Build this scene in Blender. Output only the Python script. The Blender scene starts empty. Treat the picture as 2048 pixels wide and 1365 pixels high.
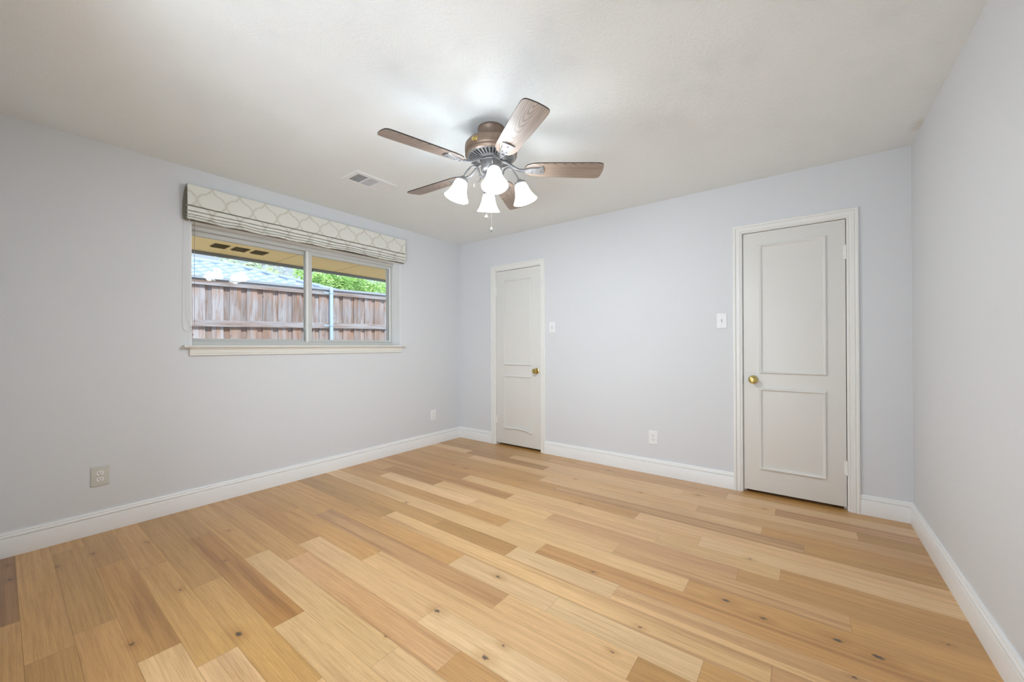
import bpy, bmesh, math, random
from mathutils import Vector, Matrix, noise
C = bpy.context.scene.collection
S = bpy.context.scene
random.seed(7)
R = math.radians
# ------------------------------------------------------------------ camera
cam_d = bpy.data.cameras.new('camera')
cam = bpy.data.objects.new('camera', cam_d); C.objects.link(cam)
cam_d.sensor_fit = 'HORIZONTAL'; cam_d.sensor_width = 36.0; cam_d.lens = 13.6961
cam_d.shift_x = 0.003325; cam_d.shift_y = 0.004146
cam_d.clip_start = 0.02; cam_d.clip_end = 200
rot = Matrix(((0.795457, 0.004708, 0.605991), (0.606, -0.000467, -0.795465), (-0.003462, 0.999989, -0.003225)))
cam.matrix_world = Matrix.Translation((3.50429, -3.57522, 1.1499)) @ rot.to_4x4()
S.camera = cam
# ------------------------------------------------------------------ world, sun, added rear lamps, exposure
REAR_W, FILL_W, UP_FILL_W, SKY_K, SUN_K, FAN_K = 14.0, 47.0, 38.0, 1.0, 4.2, 0.90
W = bpy.data.worlds.new('sky'); S.world = W; W.use_nodes = True
wn = W.node_tree; wn.nodes.clear()
o_ = wn.nodes.new('ShaderNodeOutputWorld'); bg = wn.nodes.new('ShaderNodeBackground')
tc = wn.nodes.new('ShaderNodeTexCoord'); sp = wn.nodes.new('ShaderNodeSeparateXYZ'); cr = wn.nodes.new('ShaderNodeValToRGB')
wn.links.new(tc.outputs['Generated'], sp.inputs[0]); wn.links.new(sp.outputs['Z'], cr.inputs[0])
cr.color_ramp.elements[0].position = 0.25; cr.color_ramp.elements[0].color = (0.64, 0.76, 0.93, 1)
cr.color_ramp.elements[1].position = 0.75; cr.color_ramp.elements[1].color = (1.7, 2.1, 2.8, 1)
wn.links.new(cr.outputs[0], bg.inputs[0]); bg.inputs[1].default_value = SKY_K
wn.links.new(bg.outputs[0], o_.inputs[0])

def lamp(name, kind, energy, color, loc, rot_e, **kw):
    d = bpy.data.lights.new(name, kind); d.energy = energy; d.color = color
    for k, v in kw.items(): setattr(d, k, v)
    o = bpy.data.objects.new(name, d); C.objects.link(o); o.location = loc; o.rotation_euler = rot_e
    return o
lamp('sun', 'SUN', SUN_K, (1.0, 0.95, 0.86), (0, 0, 10), (R(10), R(41), 0), angle=R(1.5))
# added area lamps in place of daylight, outside an assumed opening behind the photographer
lamp('rear_opening_lamp', 'AREA', REAR_W, (0.70, 0.85, 1.0), (1.95, -6.2, 1.35), (R(90), 0, 0), shape='RECTANGLE', size=1.0, size_y=1.3)
lamp('rear_fill_lamp', 'AREA', FILL_W, (0.70, 0.85, 1.0), (3.35, -4.9, 1.2), (R(90), 0, R(32)), shape='RECTANGLE', size=1.6, size_y=1.8)  # added fill, turned toward the left side of the room
lamp('rear_up_fill_lamp', 'AREA', UP_FILL_W, (0.86, 0.92, 1.0), (3.0, -4.7, 0.15), (R(145), 0, R(30)), shape='RECTANGLE', size=2.6, size_y=1.4)  # added fill, tilted up to brighten the ceiling
FAN_E = 18.0 * FAN_K; BULB_W = 17.0 * FAN_K
S.view_settings.view_transform = 'Standard'; S.view_settings.look = 'None'
S.view_settings.gamma = 1.0; S.view_settings.use_curve_mapping = False
S.view_settings.exposure = 0.12
S.cycles.use_denoising = True
S.cycles.max_bounces = 10; S.cycles.diffuse_bounces = 6; S.cycles.glossy_bounces = 4
S.cycles.transparent_max_bounces = 12; S.cycles.caustics_reflective = False; S.cycles.caustics_refractive = False
S.cycles.sample_clamp_indirect = 4.0

# ------------------------------------------------------------------ helpers
class N:
    """small node-tree helper"""
    def __init__(s, name):
        s.m = bpy.data.materials.new(name); s.m.use_nodes = True; s.t = s.m.node_tree; s.t.nodes.clear()
        s.out = s.n('ShaderNodeOutputMaterial'); s.b = s.n('ShaderNodeBsdfPrincipled')
        s.l(s.b.outputs[0], s.out.inputs[0])
    def n(s, k, **kw):
        x = s.t.nodes.new(k)
        for a, v in kw.items(): setattr(x, a, v)
        return x
    def l(s, a, b): s.t.links.new(a, b)
    def set(s, **kw):
        names = {'col': 'Base Color', 'rough': 'Roughness', 'metal': 'Metallic', 'spec': 'Specular IOR Level', 'coat': 'Coat Weight', 'coatr': 'Coat Roughness',
                 'trans': 'Transmission Weight', 'ior': 'IOR', 'emit': 'Emission Color', 'es': 'Emission Strength', 'sheen': 'Sheen Weight', 'alpha': 'Alpha'}
        for k, v in kw.items():
            if k in ('col', 'emit') and len(v) == 3: v = (*v, 1)
            s.b.inputs[names[k]].default_value = v
        return s
    def math(s, op, a, b=None, c=None):
        x = s.n('ShaderNodeMath', operation=op)
        for i, v in enumerate((a, b, c)):
            if v is None: continue
            if isinstance(v, (int, float)): x.inputs[i].default_value = v
            else: s.l(v, x.inputs[i])
        return x.outputs[0]
    def mix(s, f, a, b, mode='MIX'):
        x = s.n('ShaderNodeMix', data_type='RGBA', blend_type=mode)
        for i, v in ((0, f), (6, a), (7, b)):
            if isinstance(v, (int, float)): x.inputs[i].default_value = v
            elif isinstance(v, tuple): x.inputs[i].default_value = (*v[:3], 1)
            else: s.l(v, x.inputs[i])
        return x.outputs[2]
    def noise(s, vec, scale, detail=2, rough=.5, dist=0):
        x = s.n('ShaderNodeTexNoise'); s.l(vec, x.inputs['Vector'])
        x.inputs['Scale'].default_value = scale; x.inputs['Detail'].default_value = detail
        x.inputs['Roughness'].default_value = rough; x.inputs['Distortion'].default_value = dist
        return x.outputs[0]
    def obj(s): return s.n('ShaderNodeNewGeometry').outputs['Position']
    def scale(s, vec, v):
        x = s.n('ShaderNodeVectorMath', operation='MULTIPLY'); s.l(vec, x.inputs[0]); x.inputs[1].default_value = v
        return x.outputs[0]
    def add(s, a, b):
        x = s.n('ShaderNodeVectorMath', operation='ADD'); s.l(a, x.inputs[0])
        if isinstance(b, tuple): x.inputs[1].default_value = b
        else: s.l(b, x.inputs[1])
        return x.outputs[0]
    def ramp(s, f, stops):
        x = s.n('ShaderNodeValToRGB'); s.l(f, x.inputs[0]); e = x.color_ramp.elements
        while len(e) < len(stops): e.new(.5)
        for i, (p, c) in enumerate(stops):
            e[i].position = p; e[i].color = (*c, 1) if isinstance(c, tuple) else (c, c, c, 1)
        return x.outputs[0]
    def bump(s, h, strength, dist=.002):
        x = s.n('ShaderNodeBump'); s.l(h, x.inputs['Height']); x.inputs['Strength'].default_value = strength; x.inputs['Distance'].default_value = dist
        s.l(x.outputs[0], s.b.inputs['Normal'])
    def color(s, o): s.l(o, s.b.inputs['Base Color'])

def plain(name, col, rough=.5, **kw): return N(name).set(col=col, rough=rough, **kw).m

def finish(bm, smooth=True):
    bmesh.ops.remove_doubles(bm, verts=bm.verts, dist=1e-6)
    bmesh.ops.recalc_face_normals(bm, faces=bm.faces)
    if smooth:
        for f in bm.faces: f.smooth = True
        for e in bm.edges:
            if len(e.link_faces) == 2 and e.calc_face_angle(0) > R(38): e.smooth = False
            elif len(e.link_faces) != 2: e.smooth = False

def wloc(o):
    v = Vector((0, 0, 0))
    while o: v += o.location; o = o.parent
    return v
def obj(name, bm, mats, parent=None, smooth=True, fin=True):
    """bm is in world metres; links one mesh object"""
    if fin: finish(bm, smooth)
    if parent is not None: bmesh.ops.translate(bm, verts=bm.verts, vec=-wloc(parent))
    me = bpy.data.meshes.new(name); bm.to_mesh(me); bm.free()
    for m in (mats if isinstance(mats, (list, tuple)) else [mats]): me.materials.append(m)
    o = bpy.data.objects.new(name, me); C.objects.link(o); o.parent = parent
    return o
def thing(name, label, cat, loc=(0, 0, 0), group=None):
    o = bpy.data.objects.new(name, None); o.empty_display_size = .1; C.objects.link(o); o.location = loc
    o['label'] = label; o['category'] = cat
    if group: o['group'] = group
    return o
def struct(o, label=None):
    o['kind'] = 'structure'
    if label: o['label'] = label
    return o
def box(bm, x0, x1, y0, y1, z0, z1, mi=0):
    vs = [bm.verts.new((x, y, z)) for x in (x0, x1) for y in (y0, y1) for z in (z0, z1)]
    for a in ((0, 1, 3, 2), (4, 6, 7, 5), (0, 4, 5, 1), (2, 3, 7, 6), (0, 2, 6, 4), (1, 5, 7, 3)):
        f = bm.faces.new([vs[i] for i in a]); f.material_index = mi
    return vs
def bevel_box(x0, x1, y0, y1, z0, z1, w=.002, seg=2):
    bm = bmesh.new(); box(bm, x0, x1, y0, y1, z0, z1)
    bmesh.ops.bevel(bm, geom=bm.edges[:], offset=w, segments=seg, profile=.6, affect='EDGES')
    return bm
def lathe(bm, prof, M, seg=32, cap=True, mi=0):
    rings = []
    for r, z in prof:
        if r < 1e-5: rings.append([bm.verts.new(M @ Vector((0, 0, z)))])
        else: rings.append([bm.verts.new(M @ Vector((r * math.cos(2 * math.pi * i / seg), r * math.sin(2 * math.pi * i / seg), z))) for i in range(seg)])
    for a, b in zip(rings, rings[1:]):
        for i in range(seg):
            j = (i + 1) % seg
            if len(a) == 1 and len(b) == 1: continue
            if len(a) == 1: f = bm.faces.new([a[0], b[i], b[j]])
            elif len(b) == 1: f = bm.faces.new([a[i], a[j], b[0]])
            else: f = bm.faces.new([a[i], a[j], b[j], b[i]])
            f.material_index = mi
    if cap:
        for r in (rings[0], rings[-1]):
            if len(r) > 2: bm.faces.new(r).material_index = mi
def tube(bm, pts, rad, seg=8, closed=False):
    pts = [Vector(p) for p in pts]; n = len(pts)
    rads = rad if isinstance(rad, (list, tuple)) else [rad] * n
    rings = []; up = Vector((0, 0, 1)); prev = None
    for i, p in enumerate(pts):
        d = (pts[min(i + 1, n - 1)] - pts[max(i - 1, 0)]).normalized()
        if prev is None:
            a = d.cross(up)
            if a.length < .05: a = d.cross(Vector((1, 0, 0)))
        else: a = prev - d * prev.dot(d)
        a.normalize(); b = d.cross(a); prev = a
        rings.append([bm.verts.new(p + rads[i] * (a * math.cos(2 * math.pi * k / seg) + b * math.sin(2 * math.pi * k / seg))) for k in range(seg)])
    for a, b in zip(rings, rings[1:]):
        for k in range(seg): bm.faces.new([a[k], a[(k + 1) % seg], b[(k + 1) % seg], b[k]])
    bm.faces.new(rings[0]); bm.faces.new(rings[-1])
def bez(ctrl, n=24):
    """Catmull-Rom through the control points"""
    P = [Vector(c) for c in ctrl]; P = [2 * P[0] - P[1]] + P + [2 * P[-1] - P[-2]]; out = []
    for i in range(1, len(P) - 2):
        for k in range(n):
            t = k / n; a, b, c, d = P[i - 1:i + 3]
            out.append(.5 * ((2 * b) + (c - a) * t + (2 * a - 5 * b + 4 * c - d) * t * t + (3 * b - a - 3 * c + d) * t ** 3))
    out.append(P[-2]); return out
def sweep_frame(bm, rect, prof, axis, base, closed=True, mi=0):
    """mitred moulding round a rectangle. rect=(a0,a1,z0,z1); prof=[(outward, height)], axis 'y' (height toward -y) or 'x' (height toward +x)"""
    a0, a1, z0, z1 = rect
    def P(a, z, h): return Vector((a, base - h, z)) if axis == 'y' else Vector((base + h, a, z))
    cols = []
    if closed: corners = [(a0, z0, -1, -1), (a0, z1, -1, 1), (a1, z1, 1, 1), (a1, z0, 1, -1)]
    else: corners = [(a0, z0, -1, 0), (a0, z1, -1, 1), (a1, z1, 1, 1), (a1, z0, 1, 0)]
    for (a, z, da, dz) in corners: cols.append([bm.verts.new(P(a + da * w, z + dz * w, h)) for w, h in prof])
    n = len(cols); m = len(prof)
    for i in range(n if closed else n - 1):
        A, B = cols[i], cols[(i + 1) % n]
        for k in range(m - 1): bm.faces.new([A[k], A[k + 1], B[k + 1], B[k]]).material_index = mi
    if not closed:
        bm.faces.new(cols[0]); bm.faces.new(cols[-1])

# ------------------------------------------------------------------ materials
def wall_paint(name, col, bump=.12):
    n = N(name).set(col=col, rough=.62, spec=.3)
    p = n.obj(); n.bump(n.noise(p, 130, 3, .6), bump, .002); return n.m
M_WALL = wall_paint('grey_wall_paint', (0.715, 0.728, 0.748))
def ceiling_mat():
    n = N('stomped_ceiling_texture').set(col=(0.85, 0.885, 0.89), rough=.75, spec=.2)
    p = n.obj(); hs = []
    for k, sc in enumerate((3.1, 4.3)):
        q = n.add(p, (3.7 * k, 1.3 * k, 0))
        v = n.n('ShaderNodeTexVoronoi', voronoi_dimensions='2D'); n.l(q, v.inputs['Vector']); v.inputs['Scale'].default_value = sc
        d = n.n('ShaderNodeVectorMath', operation='SUBTRACT'); n.l(q, d.inputs[0]); 
        n.l(v.outputs['Position'], d.inputs[1])
        s = n.n('ShaderNodeSeparateXYZ'); n.l(d.outputs[0], s.inputs[0])
        ang = n.math('ARCTAN2', s.outputs[1], s.outputs[0])
        rad = n.math('SQRT', n.math('ADD', n.math('MULTIPLY', s.outputs[0], s.outputs[0]), n.math('MULTIPLY', s.outputs[1], s.outputs[1])))
        cb = n.n('ShaderNodeCombineXYZ'); n.l(n.math('MULTIPLY', ang, 9.0), cb.inputs[0]); n.l(n.math('MULTIPLY', rad, 22.0), cb.inputs[1]); n.l(v.outputs['Distance'], cb.inputs[2])
        nz = n.noise(cb.outputs[0], 1.6, 2, .6, .3)
        hs.append(n.ramp(nz, [(.46, 0.0), (.62, 1.0)]))
    h = n.mix(.5, hs[0], hs[1])
    dd = n.n('ShaderNodeVectorMath', operation='DISTANCE'); n.l(n.scale(n.add(p, n.scale(p, (0, 0, 0))), (1, .45, 1)), dd.inputs[0]); dd.inputs[1].default_value = (4.035, -.30 * .45, 2.44)
    st = n.ramp(n.math('ADD', dd.outputs['Value'], n.math('MULTIPLY', n.noise(p, 22, 2), .04)), [(.035, .35), (.065, 0.0)])
    n.color(n.mix(st, (0.85, 0.885, 0.89), (.60, .54, .44)))
    patch = n.ramp(n.noise(p, 1.7, 2), [(.35, .25), (.65, 1.0)])
    n.bump(n.mix(1.0, h, patch, 'MULTIPLY'), .45, .003); return n.m
M_CEIL = ceiling_mat()
M_TRIM = plain('white_trim_paint', (0.855, 0.85, 0.82), .3)
M_DOOR = plain('off_white_door_paint', (0.755, 0.745, 0.71), .38)
M_SILL = plain('cream_sill_paint', (0.80, 0.785, 0.735), .35)
M_BASE = plain('white_baseboard_paint', (0.87, 0.87, 0.86), .32)
M_FRAME = plain('light_grey_aluminium', (0.62, 0.62, 0.595), .4)
M_FRAME_W = plain('white_vinyl', (0.86, 0.87, 0.85), .35)
M_DARK = plain('black_gap', (0.01, 0.01, 0.01), .9)
M_WHITE = plain('white_plastic', (0.86, 0.865, 0.87), .3)
M_ALMOND = plain('almond_plastic', (0.62, 0.62, 0.56), .35)
M_SLOT = plain('dark_slot', (0.03, 0.03, 0.03), .6)
M_BRASS = N('polished_brass').set(col=(0.62, 0.50, 0.20), rough=.2, metal=1.0).m
M_SCREW = plain('painted_screw', (0.6, 0.6, 0.6), .4)

def floor_mat():
    n = N('oak_planks').set(rough=.4, spec=.5, coat=.45, coatr=.22)
    at = n.n('ShaderNodeVertexColor', layer_name='tone'); off = n.n('ShaderNodeVertexColor', layer_name='seed')
    p = n.obj()
    q = n.add(p, n.scale(off.outputs[0], (37.0, 11.0, 5.0)))
    # long grain, running along the boards
    g1 = n.noise(n.scale(q, (1.3, 46.0, 1.0)), 1.0, 5, .62, .25)
    g2 = n.noise(n.scale(q, (9.0, 380.0, 1.0)), 1.0, 3, .65)
    g3 = n.noise(n.scale(q, (3.0, 130.0, 1.0)), 1.0, 3, .6, .15)
    # cathedral / heartwood bands
    band = n.noise(n.scale(q, (.55, 17.0, 1.0)), 1.0, 3, .55, .5)
    soft = n.noise(n.scale(q, (1.1, 6.0, 1.0)), 1.0, 2, .5, .3)
    # ray fleck
    fl = n.noise(n.scale(q, (26.0, 120.0, 1.0)), 1.0, 2, .5, 2.2)
    f = n.ramp(g1, [(.28, (.84, .81, .76)), (.5, (1, 1, 1)), (.75, (1.07, 1.07, 1.06))])
    c = n.mix(.8, at.outputs[0], f, 'MULTIPLY')
    c = n.mix(.75, c, n.ramp(g2, [(.34, (.80, .765, .70)), (.54, (1.02, 1.02, 1.02)), (.7, (1.06, 1.06, 1.05))]), 'MULTIPLY')
    c = n.mix(.6, c, n.ramp(g3, [(.36, (.84, .80, .74)), (.52, (1.02, 1.02, 1.02)), (.7, (1.05, 1.05, 1.04))]), 'MULTIPLY')
    sepc = n.n('ShaderNodeSeparateColor'); n.l(off.outputs[0], sepc.inputs[0])
    stripe = n.math('MULTIPLY', n.ramp(band, [(.50, 0.0), (.60, 1.0)]), n.math('MULTIPLY', off.outputs['Alpha'], .62))
    c = n.mix(.8, c, n.ramp(soft, [(.3, (.90, .875, .84)), (.7, (1.08, 1.08, 1.07))]), 'MULTIPLY')
    c = n.mix(stripe, c, n.mix(1.0, c, (.62, .52, .42), 'MULTIPLY'))
    flk = n.math('MULTIPLY', n.ramp(fl, [(.60, 0.0), (.70, 1.0)]), n.ramp(sepc.outputs[2], [(.62, 0.0), (.66, .55)]))
    c = n.mix(flk, c, n.mix(1.0, c, (1.25, 1.25, 1.2), 'MULTIPLY'))
    # knots
    KN = [(.146, -3.541, .014), (.357, -3.538, .016), (.372, -3.383, .01), (.334, -3.251, .013), (.387, -3.044, .008), (.413, -3.036, .008), (1.137, -3.049, .013), (1.422, -3.259, .016), (1.009, -2.83, .01), (1.691, -2.988, .026),
          (2.225, -2.416, .02), (2.279, -2.059, .017), (2.576, -2.396, .014), (2.557, -2.482, .02), (2.174, -2.641, .008), (2.919, -2.175, .012), (2.961, -1.983, .012), (2.638, -1.737, .012),
          (3.215, -1.583, .024), (3.359, -1.618, .017), (3.598, -1.591, .023), (3.712, -1.607, .025), (3.26, -1.118, .013), (3.634, -1.779, .011), (3.935, -1.363, .009), (.622, -2.694, .011),
          (.982, -2.033, .008), (1.157, -1.747, .012), (.776, -.886, .014), (.949, -.893, .02), (1.917, -.541, .012), (2.191, -.99, .014), (2.471, -.515, .014), (2.051, -.142, .014), (2.843, -.304, .018), (3.271, -.301, .014), (.395, -.285, .01)]
    wob = n.n('ShaderNodeTexNoise'); n.l(p, wob.inputs['Vector']); wob.inputs['Scale'].default_value = 90; wob.inputs['Detail'].default_value = 2
    pw = n.add(n.scale(p, (1, 1, 0)), n.scale(n.add(wob.outputs['Color'], (-.5, -.5, -.5)), (.026, .016, 0)))
    core = halo = None
    for x, y, r in KN:
        d = n.n('ShaderNodeVectorMath', operation='DISTANCE'); n.l(n.scale(n.add(pw, (-x, -y, 0)), (.6, 1.05, 1)), d.inputs[0]); d.inputs[1].default_value = (0, 0, 0)
        v = n.math('DIVIDE', d.outputs['Value'], r * .72)
        core = v if core is None else n.math('MINIMUM', core, v)
    c = n.mix(n.ramp(n.math('MULTIPLY', core, .25), [(.12, .7), (.8, 0.0)]), c, n.mix(1.0, c, (.74, .64, .50), 'MULTIPLY'))
    c = n.mix(n.ramp(n.math('MULTIPLY', core, .5), [(.16, .92), (.36, 0.0)]), c, (.05, .032, .02))
    n.color(c)
    n.l(n.ramp(g1, [(.3, .42), (.7, .32)]), n.b.inputs['Roughness'])
    n.bump(g2, .06, .001); return n.m
M_FLOOR = floor_mat()

def fabric_mat():
    n = N('trellis_shade_fabric').set(rough=.85, sheen=.2)
    p = n.obj(); s = n.n('ShaderNodeSeparateXYZ'); n.l(p, s.inputs[0])
    a = n.math('MULTIPLY', n.math('ADD', s.outputs[1], 1.92), 2 * math.pi / .1765)
    b = n.math('ADD', n.math('MULTIPLY', n.math('SUBTRACT', s.outputs[2], 2.305), 2 * math.pi / .205), math.pi)
    def wob(t, sg): return n.math('ADD', n.math('ADD', t, n.math('MULTIPLY', n.math('SINE', n.math('MULTIPLY', t, 2)), .24 * sg)), n.math('MULTIPLY', n.math('SINE', n.math('MULTIPLY', t, 6)), .06 * sg))
    a2 = wob(a, 1); b2 = wob(b, -1)
    f = n.math('ADD', n.math('COSINE', a2), n.math('COSINE', b2))
    sa = n.math('SINE', a2); sb = n.math('SINE', b2)
    g_ = n.math('SQRT', n.math('ADD', n.math('ADD', n.math('MULTIPLY', sa, sa), n.math('MULTIPLY', sb, sb)), .12))
    af = n.math('DIVIDE', n.math('ABSOLUTE', f), g_)
    c = n.ramp(n.math('MULTIPLY', af, .5), [(.095, (.64, .62, .55)), (.115, (.80, .79, .73)), (.14, (.82, .81, .76)), (.16, (.68, .66, .60)), (.185, (.78, .775, .715))])
    weave = n.noise(n.scale(p, (1, 500, 500)), 1, 1)
    n.color(n.mix(.25, c, n.ramp(weave, [(.3, .8), (.7, 1.05)]), 'MULTIPLY')); n.bump(weave, .15, .001); return n.m
M_FABRIC = fabric_mat()
M_LINING = plain('taupe_lining', (0.30, 0.27, 0.22), .9)

def wood(name, c0, c1, sc=(2, 40, 40), rough=.3, **kw):
    n = N(name).set(rough=rough, **kw); t = n.n('ShaderNodeTexCoord').outputs['UV']
    w = n.n('ShaderNodeTexWave', wave_type='RINGS', rings_direction='Z'); n.l(n.add(n.scale(t, (.42, 3.0, 1)), (-.30, .02, 0)), w.inputs['Vector'])
    w.inputs['Scale'].default_value = 14; w.inputs['Distortion'].default_value = 3.0; w.inputs['Detail'].default_value = 2; w.inputs['Detail Scale'].default_value = 1.4
    g = n.noise(n.scale(t, sc), 1, 4, .6, .3); fine = n.noise(n.scale(t, (8, 260, 1)), 1, 2, .6)
    c = n.ramp(g, [(.3, c0), (.7, c1)])
    c = n.mix(n.ramp(w.outputs[0], [(.55, 0.0), (.95, .75)]), c, tuple(q * .45 for q in c0))
    n.color(n.mix(.5, c, n.ramp(fine, [(.35, .8), (.6, 1.05)]), 'MULTIPLY')); return n.m
M_BLADE = wood('washed_oak_blade', (.25, .175, .13), (.40, .305, .245), rough=.40, spec=.9)
M_BLADE_EDGE = plain('dark_blade_edge', (.035, .03, .028), .4)
def metal(name, col, rough, m=.75):
    n = N(name).set(rough=rough, metal=m); p = n.obj()
    n.color(n.ramp(n.noise(p, 60, 3), [(.3, tuple(c * .82 for c in col)), (.7, col)])); return n.m
M_BRONZE = metal('brushed_bronze', (.30, .215, .165), .42)
M_PEWTER = metal('antique_pewter', (.27, .26, .26), .42, .6)
M_VENTD = plain('dark_motor_vent', (.03, .035, .045), .7)
n = N('lit_frosted_glass').set(col=(.95, .95, .95), rough=.4, emit=(.85, .94, 1.0), es=FAN_E); M_SHADE = n.m
M_BULB = N('lit_bulb').set(col=(1, 1, 1), emit=(.85, .94, 1.0), es=FAN_E * 1.5).m
M_CHROME = N('chrome').set(col=(.8, .8, .82), rough=.08, metal=1).m
M_CRYSTAL = N('crystal').set(col=(.95, .97, 1), rough=.02, trans=1.0, ior=1.5).m
M_CHAIN = plain('chain_metal', (.10, .10, .10), .5)

def glass():
    n = N('window_glass'); n.t.nodes.remove(n.b)
    g = n.n('ShaderNodeBsdfGlossy'); g.inputs['Roughness'].default_value = .01; t = n.n('ShaderNodeBsdfTransparent'); t.inputs[0].default_value = (.97, .985, .98, 1)
    fr = n.n('ShaderNodeFresnel'); fr.inputs[0].default_value = 1.45; mx = n.n('ShaderNodeMixShader')
    n.l(n.math('MULTIPLY', fr.outputs[0], .6), mx.inputs[0]); n.l(t.outputs[0], mx.inputs[1]); n.l(g.outputs[0], mx.inputs[2]); n.l(mx.outputs[0], n.out.inputs[0]); return n.m
M_GLASS = glass()

# ------------------------------------------------------------------ room shell
WX, HZ, YB = 4.0532, 2.44, -3.60     # right wall, ceiling height, wall behind the camera
# walls are solid slabs with real openings
bm = bmesh.new()
oy0, oy1, oz0, oz1 = -2.735, -0.918, 1.145, 2.075
T = .26
box(bm, -T, 0, YB - 1.2, oy0, 0 - .3, HZ + .15); box(bm, -T, 0, oy1, .2, -.3, HZ + .15)
box(bm, -T, 0, oy0, oy1, -.3, oz0); box(bm, -T, 0, oy0, oy1, oz1, HZ + .15)
struct(obj('wall_left', bm, M_WALL, smooth=False, fin=False), 'grey painted wall with the wide window')
bm = bmesh.new()
D1 = (.597, 1.211); D2 = (3.115, 3.729); DZ = 2.030
g = .004
xs = [0, D1[0] - g - .018, D1[1] + g + .018, D2[0] - g - .018, D2[1] + g + .018, WX + .2]
for a, b in ((0, 1), (2, 3), (4, 5)): box(bm, xs[a], xs[b], 0, .14, -.3, HZ + .15)
for a, b in ((1, 2), (3, 4)): box(bm, xs[a], xs[b], 0, .14, DZ + g + .018, HZ + .15)
box(bm, 0, WX + .2, .14, .2, -.3, HZ + .15)
struct(obj('wall_front', bm, M_WALL, smooth=False, fin=False), 'grey painted wall with two white doors')
bm = bmesh.new(); box(bm, WX, WX + .2, YB - .2, 0, -.3, HZ + .15)
struct(obj('wall_right', bm, M_WALL, smooth=False), 'plain grey painted wall at the right')
bm = bmesh.new()   # unseen wall behind the photographer; opening assumed, lets the added lamps in
box(bm, -T, 1.76, YB - .12, YB, -.3, HZ + .15); box(bm, 1.76, WX, YB - .12, YB, 2.15, HZ + .15); box(bm, 3.2, WX, YB - .12, YB, -.3, HZ + .15)
struct(obj('wall_back', bm, M_WALL, smooth=False, fin=False))
bm = bmesh.new(); box(bm, 0, WX, YB - .12, 0, HZ, HZ + .15)
struct(obj('ceiling', bm, M_CEIL, smooth=False), 'white stomp-textured ceiling')

# planks: measured joints, tones row by row; dimmer light at left painted into the tones
TONE = {'M': (0.553, 0.299, 0.096), 'L': (0.685, 0.424, 0.193), 'LL': (0.735, 0.487, 0.250), 'D': (0.430, 0.212, 0.054), 'DD': (0.336, 0.165, 0.056), 'P': (0.593, 0.342, 0.151),
        'PL': (0.672, 0.419, 0.205), 'Y': (0.522, 0.288, 0.089), 'O': (0.512, 0.263, 0.075), 'K': (0.468, 0.252, 0.074), 'PD': (0.546, 0.306, 0.129)}
ROWS = [
 [(.9, 'Y'), (1.7, 'M'), (3.1, 'P'), (9, 'M')],
 [(1.437, 'Y'), (3.022, 'PD'), (9, 'LL')],
 [(1.056, 'D'), (2.735, 'L'), (3.334, 'L'), (9, 'P')],
 [(.574, 'L'), (1.559, 'D'), (3.749, 'PL'), (9, 'K')],
 [(.718, 'M'), (2.89, 'L'), (9, 'P')],
 [(1.096, 'Y'), (1.679, 'Y'), (3.283, 'PL'), (9, 'M')],
 [(1.215, 'O'), (1.892, 'K'), (3.492, 'PD'), (9, 'Y')],
 [(1.61, 'O'), (2.593, 'M'), (9, 'PL')],
 [(1.116, 'D'), (2.205, 'L'), (3.003, 'L'), (9, 'LL')],
 [(1.702, 'M'), (2.797, 'L'), (3.398, 'L'), (9, 'M')],
 [(.353, 'M'), (1.038, 'D'), (2.125, 'L'), (3.228, 'PD'), (9, 'M')],
 [(.472, 'O'), (1.543, 'LL'), (2.643, 'L'), (3.648, 'P'), (9, 'M')],
 [(1.947, 'M'), (3.045, 'L'), (9, 'M')],
 [(2.299, 'L'), (9, 'M')],
 [(1.593, 'Y'), (2.185, 'K'), (2.789, 'LL'), (9, 'L')],
 [(1.22, 'K'), (3.404, 'L'), (9, 'PD')],
 [(2.001, 'M'), (2.603, 'LL'), (3.204, 'LL'), (9, 'M')],
 [(.824, 'Y'), (2.406, 'PD'), (3.007, 'L'), (9, 'K')],
 [(.618, 'K'), (1.6, 'M'), (3.3, 'L'), (9, 'M')],
 [(1.15, 'O'), (2.208, 'PL'), (3.4, 'LL'), (9, 'L')],
 [(1.275, 'M'), (2.462, 'P'), (9, 'M')],
 [(1.072, 'M'), (2.258, 'L'), (3.3, 'PL'), (9, 'M')],
 [(.56, 'K'), (1.764, 'D'), (9, 'L')],
 [(1.173, 'K'), (2.162, 'M'), (9, 'L')],
 [(.766, 'M'), (1.762, 'M'), (9, 'PL')],
 [(.557, 'K'), (1.564, 'O'), (9, 'L')],
 [(.17, 'M'), (1.169, 'K'), (2.3, 'M'), (9, 'M')],
 [(1.252, 'M'), (2.4, 'K'), (9, 'M')],
 [(.865, 'DD'), (2.1, 'Y'), (9, 'M')],
 [(.7, 'M'), (1.9, 'D'), (9, 'M')], [(1.5, 'K'), (9, 'M')], [(.5, 'M'), (2.5, 'Y'), (9, 'L')], [(2, 'M'), (9, 'O')]]
STRIPY = {(11, 3), (17, 1), (22, 1), (28, 0), (13, 1), (18, 1), (16, 1), (14, 3), (25, 1), (2, 3), (6, 2), (9, 0), (15, 1), (20, 1)}
FLECK = {(22, 0), (23, 0), (27, 1), (27, 0), (23, 1), (17, 2), (17, 3), (14, 3), (11, 0), (22, 2), (24, 2)}
bm = bmesh.new(); ct = bm.loops.layers.float_color.new('tone'); cs = bm.loops.layers.float_color.new('seed')
pw_, po_ = .1254, .005; gp = .00035
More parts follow.
